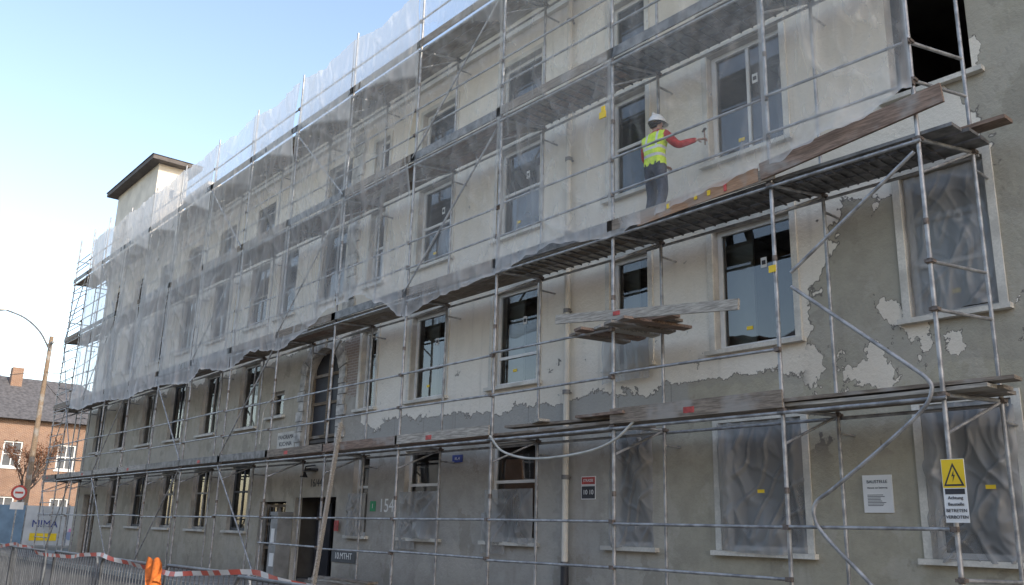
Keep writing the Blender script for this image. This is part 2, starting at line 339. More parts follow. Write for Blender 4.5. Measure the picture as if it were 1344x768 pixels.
for idx,(x0,x1,z0,z1,kd) in enumerate(wins):
    yf=FY+.13; narrow=(x1-x0)<1.0
    openhole = kd=='s' and abs(x0+5.65)<.01
    fullfilm = kd=='g' and x0>-12
    tw=.11; ty=FY-.028
    if not openhole and kd!='m' and x0>-21 and not (kd=='g' and x0<-9.5):
        tr.box(x0-tw,x0-.002,ty,FY+.06,z0-.0,z1+tw); tr.box(x1+.002,x1+tw,ty,FY+.06,z0,z1+tw); tr.box(x0,x1,ty-.003,FY+.06,z1+.002,z1+tw+.003)
    tr.box(x0-tw-.05,x1+tw+.05,FY-.11,FY+.10,z0-.075,z0-.004)
    if openhole: continue
    fw=.075
    hb=[];vb=[]
    if kd in('f',) and not(-16<x0<-13): hb=[z0+(z1-z0)*.36]
    if kd=='f' and -16<x0<-13: hb=[z0+(z1-z0)*.30]
    if kd=='s': hb=[z0+(z1-z0)*.5]
    if kd=='g' and not fullfilm: hb=[z0+(z1-z0)*.6]
    if kd=='f' and abs(x0+8.95)<.01: hb=[]
    if x0<-26 and not narrow: vb=[(x0+x1)/2]
    elif x0>-10 and kd=='s': vb=[(x0+x1)/2]; hb=[]
    mi=0 if x0>-21 else (2 if idx%3 else 1)
    bars(fr,x0+.005,x1-.005,z0+.003,z1-.005,yf,fw,.07,hb,vb,mi)
    if not fullfilm: gl.add([(x0+.03,yf+.04,z0+.03),(x1-.03,yf+.04,z0+.03),(x1-.03,yf+.04,z1-.03),(x0+.03,yf+.04,z1-.03)],[(0,1,2,3)])
    if kd=='g' and -21<x0:
        top=z1-.02 if fullfilm else z0+(z1-z0)*.52
        sheet(fl,x0-.04,x1+.04,z0-.02,top+(.04 if fullfilm else 0),FY+.03 if fullfilm else FY-.035,.16,idx*3.1,80,100)
        if not fullfilm and not narrow: sheet(fl,x0-.1,x0+.65,z0-.25,z0+.55,FY-.06,.07,idx*5.7,30,30)
    if kd=='f' and (abs(x0+5.65)<.01): sheet(fl,x0+.02,x1-.02,z0+.05,z1-.03,FY+.09,.12,idx,70,90)
    if kd=='f' and (abs(x0+11.35)<.01): sheet(fl,x0-.1,x1+.1,z0-.3,z0+.75,FY-.1,.08,idx)
    if kd=='g' and x0<-26 and idx%2: sheet(fl,x0,x1,z0,z1-.3,FY+.08,.05,idx)
    if kd in 'fs' and x0>-19 and not narrow:
        sx=x0+(x1-x0)*.55; sz=z0+(z1-z0)*.62; stickers.box(sx,sx+.11,yf+.03,yf+.036,sz,sz+.17,0); stickers.box(sx+.02,sx+.09,yf+.026,yf+.0295,sz+.05,sz+.12,1)
        stickers.box(x0+.5,x0+.62,yf+.03,yf+.036,z0+.3,z0+.36,2)
    if fullfilm and not narrow: stickers.box(x0+.8,x0+.92,FY-.17,FY-.165,z0+.85,z0+.90,2)
    if idx%4==1: ins.box(x0-.1,x0+.3*(x1-x0),FY+.5,FY+.54,z0-.3,z1+.2,0)
    if idx%5==2: ins.box(x0+.2,x1-.1,FY+1.6,FY+2.0,z0-.6,z0+.55,1)
fr.obj('window_frames',[M['white'],M['darkgrey'],M['oldwhite']],B); gl.obj('window_glass',[M['glass']],B); tr.obj('window_surrounds',[M['trim']],B)
fo=fl.obj('plastic_window_sheeting',[M['film']],B); ins.obj('room_fittings',[M['cream'],M['woodp']],B)
att=fo.data.attributes.new('dens','FLOAT','POINT'); att.data.foreach_set('value',fdens)
stickers.obj('glass_stickers',[M['signwhite'],M['dark'],M['yellow']],B)
d=MB()
def door(x0,x1,z0,z1,panels,y=FY+.19,m=0):
    d.box(x0,x1,y+.05,y+.09,z0,z1,m)
    n=panels; wd=(x1-x0)/n
    for i in range(n):
        a=x0+i*wd; d.box(a+.01,a+.09,y,y+.048,z0,z1,2); d.box(a+wd-.09,a+wd-.01,y,y+.048,z0,z1,2)
        for zz in (z0+.02,z0+(z1-z0)*.38,z0+(z1-z0)*.7,z1-.1): d.box(a+.092,a+wd-.092,y+.005,y+.046,zz,zz+.08,2)
door(-25.7,-24.1,.13,2.2,2,m=1)
for i in range(7): d.cyl((-25.6+i*.22,FY+.17,1.0),(-25.6+i*.22,FY+.17,2.1),.012,3)
d.box(-23.45,-21.25,FY+1.2,FY+1.25,.2,2.3,0); d.box(-23.3,-22.5,FY+.6,FY+.65,.13,2.2,0)
door(-44.25,-42.35,.13,2.65,2,m=0)
door(ARCH[0],ARCH[1],3.95,cz+r,2,m=0)
d.box(-23.98,-23.55,11.35,11.79,.12,1.85,4); d.box(-23.99,-23.54,11.33,11.79,1.853,1.95,4)
d.box(-23.86,-23.66,11.33,11.347,1.1,1.5,5); d.box(-23.85,-23.6,11.335,11.348,.5,.85,5)
d.obj('doors',[M['dark'],M['glass'],wood('door_wood',(.20,.15,.10)),M['steel2'],simple('grey_cabinet',(.26,.26,.25),.6,0,.2,3,0),M['signwhite']],B)
dp=MB(); px=-12.4
dp.path([(px,FY-.12,1.0),(px,FY-.12,12.9),(px+.02,11.3,13.25)],.06,0,10); dp.path([(px,FY-.12,.12),(px,FY-.12,1.05)],.075,1,10)
for z in (1.05,2.6,4.2,5.8,7.4,9,10.6,12.2): dp.path([(px,FY-.12,z-.04),(px,FY-.12,z+.04)],.078,2,10); dp.box(px-.02,px+.02,FY-.12,FY+.01,z-.015,z+.015,2)
dp.obj('downpipe',[M['cream'],M['dark'],M['steel2']],B)
t=MB(); t.wall(-46.5,-40.5,13.3,17.75,[(-45.2,-44.5,14.9,16.0),(-42.6,-41.9,14.9,16.0)],11.95,.2,0,0)
t.add([(-40.5,11.95,13.3),(-40.5,13.35,13.3),(-40.5,13.35,17.75),(-40.5,11.95,17.75)],[(0,1,2,3)],0)
t.add([(-46.5,11.95,13.3),(-46.5,13.35,13.3),(-46.5,13.35,17.75),(-46.5,11.95,17.75)],[(0,1,2,3)],0)
t.add([(-46.5,13.35,13.3),(-40.5,13.35,13.3),(-40.5,13.35,17.75),(-46.5,13.35,17.75)],[(0,1,2,3)],0)
t.box(-45.2,-44.5,12.12,12.16,14.9,16.0,1); t.box(-42.6,-41.9,12.12,12.16,14.9,16.0,1)
t.box(-40.497,-40.44,12.6,12.75,16.2,16.6,1)
t.box(-47.0,-40.0,11.5,13.8,17.75,17.95,2)
t.add([(-47.05,11.45,17.953),(-39.95,11.45,17.953),(-39.95,13.85,17.953),(-47.05,13.85,17.953),(-45.8,12.6,18.2),(-41.2,12.6,18.2)],[(0,1,5,4),(1,2,5),(2,3,4,5),(3,0,4)],3)
t.box(-39.3,-36.5,13.0,15.5,13.4,15.7,0); t.box(-39.5,-36.2,12.8,15.7,15.703,15.85,0)
t.obj('stair_tower',[M['cream'],M['dark'],M['soffit'],M['roof']],B)
# ---------------------------------------------------------------- text helper
def text(s,loc,size,mat,parent,name='lettering',rot=(math.pi/2,0,0),ext=.002):
    c=bpy.data.curves.new(name,'FONT'); c.body=s; c.size=size; c.align_x='CENTER'; c.align_y='CENTER'; c.extrude=ext
    o=bpy.data.objects.new(name,c); o.location=loc; o.rotation_euler=rot; sc.collection.objects.link(o); c.materials.append(mat); o.parent=parent; return o
def plate(name,x,z,wd,h,mat,y=FY-.02,lines=(),tm=None,rim=None):
    e=empty(name); m=MB(); m.box(x-wd/2,x+wd/2,y,y+.018,z-h/2,z+h/2,0)
    if rim: 
        b=.014
        m.box(x-wd/2-b,x+wd/2+b,y+.003,y+.017,z-h/2-b,z+h/2+b,1)
    m.obj('plate',[mat,rim or mat],e)
    for (s,dx,dz,sz) in lines: text(s,(x+dx,y-.003,z+dz),sz,tm,e)
    return e
plate('house_number_sign',-11.9,2.53,.34,.13,M['red'],lines=[('STRASSE',0,0,.07)],tm=M['signwhite'],rim=M['signwhite'])
plate('house_number_sign',-11.9,2.32,.34,.22,M['dark'],lines=[('10 10',0,0,.12)],tm=M['signwhite'],rim=M['signwhite'])
plate('blue_street_sign',-15.96,3.1,.36,.16,M['blue'],lines=[('KL. 4',0,0,.08)],tm=M['signwhite'])
plate('green_exit_sign',-19.35,2.1,.24,.24,M['green'],lines=[('1',0,0,.16)],tm=M['signwhite'])
plate('fire_alarm_box',-20.95,1.62,.2,.26,M['red'],y=FY-.09)
plate('info_board',-24.4,3.98,1.1,.5,M['trim'],lines=[('PANORAMA',0,.1,.18),('KUCHNIA',0,-.1,.18)],tm=M['dark'])
plate('dark_name_board',-20.6,.88,1.2,.3,M['darkgrey'],lines=[('10.MTHT',0,0,.22)],tm=M['signwhite'])
e=plate('paper_notice',-6.33,2.22,.42,.5,M['signwhite'],lines=[('BAUSTELLE',0,.16,.06),('Hinweis zur Sanierung',0,.08,.032)],tm=M['darkgrey'])
m=MB()
for i in range(8): m.box(-6.48,-6.48+rnd(.18,.3),FY-.0225,FY-.0205,2.22-.02*i-.02,2.22-.02*i-.012)
m.obj('printed_lines',[M['darkgrey']],e)
e=empty('painted_number'); text('154',(-18.75,FY-.004,2.1),.45,M['signwhite'],e); 
e=empty('door_lettering'); text('16/44',(-22.35,FY-.01,2.72),.3,M['dark'],e)
m=MB(); m.box(-22.6,-22.3,FY-.25,FY-.002,3.05,3.11); m.path([(-22.45,FY-.02,3.2),(-22.45,FY-.3,3.15),(-22.45,FY-.34,3.0)],.02); m.path([(-22.45,FY-.34,3.0),(-22.45,FY-.34,2.86)],.09,radii=[.04,.11],m=0)
m.obj('door_lamp',[M['dark']])
e=empty('warning_sign'); m=MB(); sx=-4.67; sy=10.40
m.box(sx-.13,sx+.13,sy-.006,sy,1.82,2.52,0)
m.box(sx-.125,sx+.125,sy-.0075,sy-.0062,2.2,2.515,1)
m.add([(sx-.115,sy-.009,2.22),(sx+.115,sy-.009,2.22),(sx,sy-.009,2.48)],[(0,1,2)],2)
m.add([(sx-.085,sy-.012,2.24),(sx+.085,sy-.012,2.24),(sx,sy-.012,2.435)],[(0,1,2)],1)
m.add([(sx+.012,sy-.015,2.40),(sx-.02,sy-.015,2.325),(sx,sy-.015,2.33),(sx-.012,sy-.015,2.26),(sx+.022,sy-.015,2.345),(sx+.003,sy-.015,2.34)],[(0,1,2,3,4,5)],2)
m.box(sx-.11,sx+.11,sy-.009,sy-.0065,2.13,2.19,2)
m.obj('panel',[M['signwhite'],M['yellow'],M['dark']],e)
for i,s in enumerate(['Achtung','Baustelle','BETRETEN','VERBOTEN']): text(s,(sx,sy-.010,2.09-.07*i),.05,M['dark'],e)
# ---------------------------------------------------------------- scaffolding
S=empty('scaffolding')
OY=10.5; IY=11.4; off=.28
poles=[-4.74,-6.9,-10.03,-13.17,-16.35,-19.55,-22.7,-25.85,-29.0,-32.15,-35.3,-38.45,-41.6,-44.0,-46.3]
decks=[3.32,6.56,9.82,12.75]
tb=MB(); cp=MB()
def coupler(x,y,z): 
    cp.path([(x,y,z-.035),(x,y,z+.035)],.04,0,8); cp.box(x-.05,x+.055,y-.055,y+.05,z-.02,z+.02)
for i,x in enumerate(poles):
    lean=rnd(-.03,.03)
    top=14.62 if i<12 else 15.0
    tb.cyl((x,OY,.1),(x+lean*.5,OY,top),.030)
    ix=x+off; itop=13.0
    tb.cyl((ix,IY,.1),(ix,IY,itop),.028)
    for yy,xx in((OY,x),(IY,ix)): tb.box(xx-.08,xx+.08,yy-.08,yy+.08,.12,.13)
    for z in decks:
        tb.cyl((x,OY,z-.05),(ix,IY,z-.05),.027); tb.cyl((x,OY,z-.5),(ix,IY,z-.06),.02)
        coupler(x,OY,z-.05); coupler(ix,IY,z-.05)
        tb.cyl((ix,IY-.02,z-.3),(ix,FY+.02,z-.3),.02)
    for z in (2.2,5.4,8.6,11.8): 
        cp.path([(x,OY,z-.03),(x,OY,z+.05)],.036,0,8)
def ledger(z,i0,i1,y=OY-.05,r=.022,jit=.03):
    for i in range(i0,i1):
        a=poles[i];b=poles[i+1]
        z0=z+rnd(-jit,jit)
        tb.cyl((a+.02,y,z0),(b-.02,y,z0+rnd(-.03,.03)),r)
        cp.box(a-.04,a+.04,y-.035,y+.04,z0-.03,z0+.03); 
last=len(poles)-1
ledger(1.77,0,last); ledger(1.12,1,6); ledger(4.08,1,last); ledger(4.84,2,last)
for z in(7.25,7.85,10.5,11.1,13.5): ledger(z,0,last)
for z in decks:
    for y,o in((OY-.045,0),(IY+.045,off)):
        for i in range(last): tb.cyl((poles[i]+o+.05,y,z-.09),(poles[i+1]+o-.05,y,z-.09),.025)
for z in (4.3,4.9,7.33,7.88,1.2,10.6,11.1): tb.cyl((poles[0],OY,z),(poles[0]+off,IY,z-.02),.024); coupler(poles[0],OY,z)
for z in [.8+.5*k for k in range(27)]: tb.cyl((-44.0,OY-.05,z),(-46.3,OY-.05,z),.02)
for x in(-46.3,):
    for y in (12.6,13.9): tb.cyl((x,y,.1),(x,y,15),.03)
    for z in decks+[1.8,4.3,7.6,10.8,13.9]: tb.cyl((x,OY,z),(x,14,z),.025)
def brace(i,z0,z1,flip=False,y=OY-.08,r=.022):
    a,b=poles[i],poles[i+1]
    if flip:a,b=b,a
    tb.cyl((a,y,z0),(b,y,z1),r)
tb.cyl((-6.62,OY-.06,5.13),(-4.78,OY-.06,6.33),.026)
for i in (6,8,10,12): brace(i,.3,3.2,i%4==0); brace(i,3.5,6.4,i%4!=0)
for i in (3,5,7,9,11): brace(i,6.7,9.6,i%2==1); brace(i,9.9,12.7,i%3==0)
brace(1,9.9,12.7); brace(13,.3,3.2);brace(13,3.4,6.5,True);brace(13,6.6,9.7);brace(13,9.9,12.7,True)
def cat(pts,n=8):
    pts=[Vector(p) for p in pts]; P=[pts[0]*2-pts[1]]+pts+[pts[-1]*2-pts[-2]]; o=[]
    for i in range(1,len(P)-2):
        for k in range(n):
            t=k/n; a,b,c,d_=P[i-1],P[i],P[i+1],P[i+2]
            o.append(.5*((2*b)+(c-a)*t+(2*a-5*b+4*c-d_)*t*t+(3*b-a-3*c+d_)*t**3))
    o.append(pts[-1]); return o
yb=OY-.1
tb.path(cat([(-6.6,yb,4.92),(-5.7,yb,4.17),(-5.1,yb,3.67),(-4.86,yb,3.45),(-4.83,yb,3.3),(-4.98,yb,3.08),(-5.5,yb,2.68),(-6.15,yb,2.23),(-6.42,yb,2.05),(-6.45,yb,1.85),(-6.3,yb,1.62),(-5.75,yb,1.09),(-5.2,yb,.5),(-5.0,yb,.12)]),.026)
tb.obj('tubes',[M['steel']],S); cp.obj('couplers',[M['clamp']],S)
dk=MB()
for di,z in enumerate(decks):
    for i in range(last):
        a=poles[i];b=poles[i+1]
        for k in range(3):
            if di==0 and i==1 and k==2: continue
            if di==0 and i==2 and k==1: continue
            y=OY+.17+k*.3; e0=rnd(.05,.22);e1=rnd(.05,.22)
            mat=3 if (di>=1 and i<2) else random.choice([0,0,1,0,2])
            zz=z+.02+rnd(-.008,.012)+(.012 if k==1 else 0)
            dk.beam((a+e0+(.35 if i==0 else 0),y+rnd(-.01,.01),zz),(b-e1,y+rnd(-.01,.01),zz+rnd(-.012,.012)),.27,.045,mat,bend=rnd(0,.02))
        if di==0 and i in(0,2,): continue
        if di==1 and i==0: continue
        mt=random.choice([0,1,2,0,3]) if di==0 else random.choice([0,0,3,3])
        if di==0 and i>=6: mt=random.choice([2,3,0,2])
        t0=rnd(.0,.12);t1=rnd(.0,.12)
        h=.19 if not(di==0 and i==1) else .24
        dk.beam((a+t0,OY-.075,z+.09+rnd(0,.02)),(b-t1,OY-.075,z+.09+rnd(0,.02)),.03,h,mt if not(di==0 and i==1) else 0)
        if di==0 and i%2: 
            q=rnd(.2,.7); xx=a+(b-a)*q; dk.box(xx-.2,xx,OY-.095,OY-.091,z+.03,z+.12,5)
dk.beam((-4.35,OY-.09,6.98),(-7.0,OY-.09,6.72),.045,.26,1)
dk.beam((-7.05,OY-.085,6.70),(-9.4,OY-.085,6.60),.02,.22,4)
dk.beam((-3.95,IY-.1,6.78),(-4.9,IY-.1,6.78),.25,.05,1)
for xx in(-7.9,-8.15,-8.7): dk.box(xx-.06,xx,OY-.105,OY-.1,6.62,6.70,6)
dk.box(-7.65,-7.6,OY-.105,OY-.1,6.6,6.72,5)
for z in decks[1:]:
    for i in range(0,3):
        a=poles[i];b=poles[i+1]; n=14
        for k in range(n): xx=a+(b-a)*(k+.5)/n; dk.box(xx-.012,xx+.012,OY+.05,OY+.9,z-.035,z-.012,3)
dk.beam((-6.95,OY+.1,3.40),(-4.0,OY+.25,3.42),.25,.045,0); dk.beam((-6.2,OY+.5,3.45),(-6.9,OY+.55,3.45),.3,.05,1)
dk.beam((-9.7,OY-.02,3.47),(-10.9,OY+.1,3.49),.24,.045,1); dk.beam((-12.9,OY+.2,3.47),(-10.2,OY+.25,3.44),.24,.045,0)
dk.beam((-11.7,OY-.0,3.5),(-12.6,OY+.4,3.5),.2,.045,2)
dk.beam((-11.3,OY-.12,5.22),(-7.45,OY-.12,4.82),.045,.16,2)
for k in range(5): dk.beam((-10.9+k*.32,OY-.2+rnd(-.1,.1),4.90+.012*k),(-10.6+k*.34,IY+.05,4.88+.01*k),.24,.045,[0,1,2,0,1][k])
dk.beam((-10.95,OY+.2,4.955),(-8.95,OY+.3,4.985),.22,.045,1); dk.beam((-10.6,OY+.5,4.96),(-9.1,OY+.55,4.98),.22,.045,0)
dk.beam((-10.2,OY+.25,5.03),(-9.4,OY+.3,5.03),.2,.05,1)
dk.box(-9.9,-9.75,OY-.15,OY-.144,5.05,5.12,5)
dk.beam((-19.1,10.2,.13),(-18.7,OY-.12,3.95),.12,.05,2)
dk.obj('deck_boards',[M['wood'],M['wood2'],M['woodp'],M['steel2'],M['ply'],M['red'],M['yellow']],S)
m=MB()
for k in range(6): m.beam((-20.6+rnd(-.2,.2),11.0+rnd(-.05,.05),.15+.052*k),(-17.9+rnd(-.2,.2),11.05+rnd(-.05,.05),.15+.052*k),.25,.045,k%2)
m.obj('board_stack',[M['woodp'],M['wood']])
tg=MB(); tg.box(-10.13,-9.98,OY-.24,OY-.22,8.62,8.74,0); tg.box(-10.08,-10.0,OY-.241,OY-.22,8.743,8.84,0)
tg.box(-6.97,-6.86,OY-.06,OY-.045,5.2,5.3,0);tg.obj('scaffold_tags',[M['yellow']],S)
m=MB(); m.path(cat([(-13.1,OY-.1,3.3),(-12.7,OY-.12,3.0),(-12.0,OY-.12,2.84),(-11.2,OY-.12,2.83),(-10.4,OY-.12,2.9),(-9.9,OY-.1,3.05),(-9.55,OY-.06,3.3)]),.022)
m.path(cat([(-22.5,OY-.1,4.9),(-22.9,OY-.15,4.6),(-23.1,OY-.1,3.7)]),.015)
m.obj('hanging_hose',[M['hose']],None)
# ---------------------------------------------------------------- debris net
def lerpt(tab,x):
    tab=sorted(tab)
    if x<=tab[0][0]: return tab[0][1]
    for (a,b),(c,d_) in zip(tab,tab[1:]):
        if x<=c:
            t=(x-a)/(c-a); t=t*t*(3-2*t); return b+(d_-b)*t
    return tab[-1][1]
def sst(a,b,x):
    t=max(0,min(1,(x-a)/(b-a))); return t*t*(3-2*t)
bot=[(-4.7,7.2),(-5.6,6.92),(-6.9,6.78),(-8.5,6.62),(-10.03,6.45),(-11.5,6.62),(-13.17,6.42),(-14.5,6.30),(-16.3,6.1),(-17.3,6.6),(-18.2,6.95),(-19.6,6.9),(-21,6.5),(-22.4,6.2),(-24,6.35),(-25.85,6.05),(-28,6.3),(-29,6.0),(-32,6.2),(-35,6.05),(-38.5,6.25),(-41.6,6.2),(-43.6,6.4)]
nt=MB(); dens=[]; nn=noise.noise
ends=[-4.74,-6.9,-10.03,-13.17,-16.35,-19.55,-22.7,-25.85,-29.0,-32.15,-35.3,-38.45,-41.6,-43.4]
for pi in range(len(ends)-1):
    xa,xb=ends[pi],ends[pi+1]; nx,nz=70,110; vs=[];fs=[]; bl=rnd(.08,.2); pd=rnd(-.02,.04); sl=rnd(.6,1.5)
    for j in range(nz+1):
        v=j/nz
        for i in range(nx+1):
            u=i/nx; 
            gapa=.22*max(0,nn(Vector((pi*7.3,v*3.1,1)))-.08)*2; gapb=.22*max(0,nn(Vector((pi*5.1,v*2.9,8)))-.08)*2
            if pi==0: gapa=0
            x0=xa+.03-gapa; x1=xb-.03+gapb
            x=x0+(x1-x0)*u
            zb=lerpt(bot,x)+.05*nn(Vector((x*4,0,3))); zt=14.42-.26*math.sin(math.pi*u)**.8+.05*nn(Vector((x*3,2,3)))
            z=zb+(zt-zb)*v
            b=math.sin(math.pi*u)
            wp=.5*nn(Vector((x*.6,z*.6,40)))
            n1=nn(Vector((x*2.6+z*.5,z*.35,4))); n2=nn(Vector((x*6-z*1.1,z*.7,9)))
            n3=max(0,1-5*abs(nn(Vector(((x+wp)*1.1+z*.9,z*.55-x*.4,2))))); n4=max(0,1-5*abs(nn(Vector(((x-wp)*1.7-z*.6,z*.3,17))))); n5=max(0,1-6*abs(nn(Vector(((x+wp)*2.8+z*.15,z*.22,27)))))
            y=OY-.09-bl*b*(.4+nn(Vector((pi*3.3,z*.35,u)))) +.06*n1+.02*n2-.05*n3*b-.035*n4*b-.02*n5
            y=min(y,OY-.085) if 0.03<u<.97 else OY-.09
            vs.append((x,y,z))
            hgt=z-zb
            D=.155+pd+.05*nn(Vector((x*.5,z*.4,60)))+.08*n3**2+.07*n4**2+.07*n5**2
            D+=.28*(1-sst(.02,.10,hgt))+.10*(1-sst(.1,.7,hgt))
            D+=.20*(1-sst(0,.04,min(u,1-u)))
            D+=.30*sst(-12,-42,x)
            D+=(.36 if x<-13.2 else .18)*sst(-.06,.06,z-(12.0+sl*u))*(1 if pi%4!=3 else .4)  # sawtooth top made more opaque, painting sunlit white into the net
            D-=.07*math.exp(-((x+9.5)**2/1.2+(z-7.7)**2/1.5))
            dens.append(max(.05,min(.9,D)))
    for j in range(nz):
        for i in range(nx):
            a=j*(nx+1)+i; fs.append((a,a+1,a+nx+2,a+nx+1))
    nt.add(vs,fs,0,True)
no=nt.obj('debris_netting',[M['net']])
att=no.data.attributes.new('dens','FLOAT','POINT'); att.data.foreach_set('value',dens)
# ---------------------------------------------------------------- worker
def skin_fig(name,V,E,R,root=0,sub=2):
    me=bpy.data.meshes.new(name); me.from_pydata(V,E,[]); o=bpy.data.objects.new(name,me); sc.collection.objects.link(o)
    o.modifiers.new('Skin','SKIN'); sk=me.skin_vertices[0].data
    for i,rr in enumerate(R): sk[i].radius=(rr,rr) if not isinstance(rr,tuple) else rr; sk[i].use_root=(i==root)
    s=o.modifiers.new('Sub','SUBSURF'); s.levels=sub; s.render_levels=sub
    dg=bpy.context.evaluated_depsgraph_get(); dg.update()
    nm=bpy.data.meshes.new_from_object(o.evaluated_get(dg)); nm.name=name+'_mesh'
    o.modifiers.clear(); o.data=nm
    for p in nm.polygons: p.use_smooth=True
    return o
def vest():
    k=N('hi_vis_vest'); sp=k.n('SeparateXYZ'); k.set(sp.inputs[0],k.objc()); Z=sp.outputs[2];X=sp.outputs[0]
    b=k.math('MULTIPLY',k.math('GREATER_THAN',Z,1.07),k.math('LESS_THAN',Z,1.12))
    b2=k.math('MULTIPLY',k.math('GREATER_THAN',Z,1.20),k.math('LESS_THAN',Z,1.245))
    ax=k.math('ABSOLUTE',X); b3=k.math('MULTIPLY',k.math('MULTIPLY',k.math('GREATER_THAN',ax,.085),k.math('LESS_THAN',ax,.125)),k.math('GREATER_THAN',Z,1.25))
    f=k.math('MAXIMUM',b,k.math('MAXIMUM',b2,b3))
    n=k.noise(k.objc(),14,4); c=k.mix(k.ramp(n,.35,.65),(.52,.72,.03),(.70,.86,.06))
    c=k.mix(f,c,(.6,.6,.6)); return k.done(k.bsdf(c,.6,0,k.bump(n,.03)))
def worker(name,loc,rotz):
    W=empty(name,loc); W.rotation_euler=(0,0,rotz)
    V=[(0,0,.96),(0,0,1.13),(0,.02,1.36),(0,.025,1.50),(0,.05,1.57),(0,.065,1.66),(0,.065,1.73),
       (-.10,0,.90),(-.17,.12,.50),(-.19,.02,.11),(-.21,.17,.05),
       (.10,0,.90),(.13,.03,.50),(.15,-.12,.11),(.17,.04,.05),
       (.20,.02,1.43),(.36,.12,1.22),(.47,.36,1.34),(.51,.42,1.36),
       (-.20,.02,1.43),(-.28,.08,1.14),(-.17,.32,1.08),(-.15,.38,1.09)]
    R=[(.17,.135),(.165,.13),(.20,.14),(.065,.06),(.06,.06),(.085,.1),(.07,.085),
       .115,.085,.065,.05, .115,.085,.065,.05, .09,.07,.048,.034,.09,.07,.048,.034]
    E=[(0,1),(1,2),(2,3),(3,4),(4,5),(5,6),(0,7),(7,8),(8,9),(9,10),(0,11),(11,12),(12,13),(13,14),(2,15),(15,16),(16,17),(17,18),(2,19),(19,20),(20,21),(21,22)]
    b=skin_fig('body',V,E,R); b.parent=W
    me=b.data
    skinm=simple('skin',(.42,.24,.17),.6,0,.1,3,0); mats=[simple('navy_trousers',(.045,.05,.07),.9,0,.3,12,.01,25),vest(),simple('red_sweater',(.40,.035,.03),.9,0,.25,15,0),skinm,simple('work_boots',(.05,.035,.025),.7,0,.2,3,0)]
    for m_ in mats: me.materials.append(m_)
    for p in me.polygons:
        c=p.center
        if c.z<.13: k=4
        elif c.z<.96 and abs(c.x)<.27 and c.y<.22: k=0
        elif c.z>1.5: k=3 if c.z>1.53 else 2
        elif abs(c.x)>.225 or c.y>.2: k=2
        else: k=1
        if (c-Vector(V[18])).length<.06 or (c-Vector(V[22])).length<.06: k=3
        p.material_index=k
    for hi,(wr,dr,side) in enumerate([(Vector(V[18]),Vector((.5,.8,.2)).normalized(),1),(Vector(V[22]),Vector((.2,.9,.1)).normalized(),-1)]):
        rt=dr.cross(Vector((0,0,1))).normalized(); up=rt.cross(dr)
        hv=[tuple(wr-dr*.02),tuple(wr+dr*.07)];he=[(0,1)];hr=[(.03,.018),(.036,.016)]
        h=skin_fig('palm',hv,he,hr,0,1); h.data.materials.append(skinm); h.parent=W
        fm=MB()
        for k in range(4):
            o=wr+dr*.08+rt*(.027-.018*k); L=[.07,.08,.075,.055][k]
            fm.path([o-dr*.02,o+dr*L*.45,o+dr*L*.75-up*.02,o+dr*L*.8-up*.045],.009,0,6,[.0095,.009,.008,.006])
        o=wr+dr*.02-rt*.03*side; fm.path([o,o-rt*.03*side+dr*.025-up*.01,o-rt*.035*side+dr*.06-up*.025],.01,0,6,[.012,.0105,.007])
        fm.obj('fingers',[skinm],W)
        if side==1:
            tl=MB(); q=wr+dr*.1-up*.02
            tl.cyl(q-rt*.0-up*.08,q+up*.16+dr*.04,.012,0); tl.beam(q+up*.16+dr*.04-rt*.06,q+up*.17+dr*.04+rt*.06,.04,.015,1); tl.obj('trowel',[M['wood2'],M['steel2']],W)
    hm=MB(); seg=20; c=Vector((0,.065,1.70)); rings=7; vs=[];fs=[]
    for j in range(rings+1):
        t=(math.pi/2)*j/rings
        for i in range(seg):
            a=2*math.pi*i/seg; vs.append((c.x+.128*math.cos(t)*math.cos(a),c.y+.152*math.cos(t)*math.sin(a),c.z+.14*math.sin(t)))
    for j in range(rings):
        for i in range(seg): fs.append((j*seg+i,j*seg+(i+1)%seg,(j+1)*seg+(i+1)%seg,(j+1)*seg+i))
    hm.add(vs,fs,0,True)
    vs=[]
    for i in range(seg):
        a=2*math.pi*i/seg; vs.append((c.x+.125*math.cos(a),c.y+.148*math.sin(a),c.z+.004)); 
    for i in range(seg):
        a=2*math.pi*i/seg; br=.018+.06*max(0,math.sin(a)-.2); vs.append((c.x+(.125+br*.7)*math.cos(a),c.y+(.148+br)*math.sin(a),c.z-.012))
    hm.add(vs,[(i,(i+1)%seg,seg+(i+1)%seg,seg+i) for i in range(seg)],0,True)
    hm.box(-.012,.012,c.y-.11,c.y+.11,c.z+.10,c.z+.147)
    hm.obj('hard_hat',[M['signwhite']],W)
    fc=MB(); 
    fc.path([(0,.155,1.665),(0,.178,1.635),(0,.158,1.625)],.012,0,6,[.008,.016,.01])
    for s in(-1,1): fc.path([(s*.088,.06,1.665),(s*.1,.055,1.645),(s*.09,.06,1.615)],.012,0,6); fc.path([(s*.034,.15,1.66),(s*.034,.162,1.66)],.011,1,8)
    fc.path([(-.028,.152,1.59),(0,.16,1.588),(.028,.152,1.59)],.006,2,6)
    fc.obj('face_features',[skinm,M['dark'],M['red']],W)
    hr=MB(); hr.path([(-.085,.05,1.69),(-.075,-.01,1.66),(0,-.04,1.645),(.075,-.01,1.66),(.085,.05,1.69)],.028,0,8); hr.path([(-.06,-.015,1.62),(0,-.03,1.61),(.06,-.015,1.62)],.025,0,8)
    hr.obj('hair',[simple('dark_hair',(.03,.022,.018),.8,0,.2,3,0)],W)
    return W
Wk=worker('construction_worker',(-9.33,10.80,6.60),math.radians(0)); Wk.scale=(1.09,1.09,1.1)
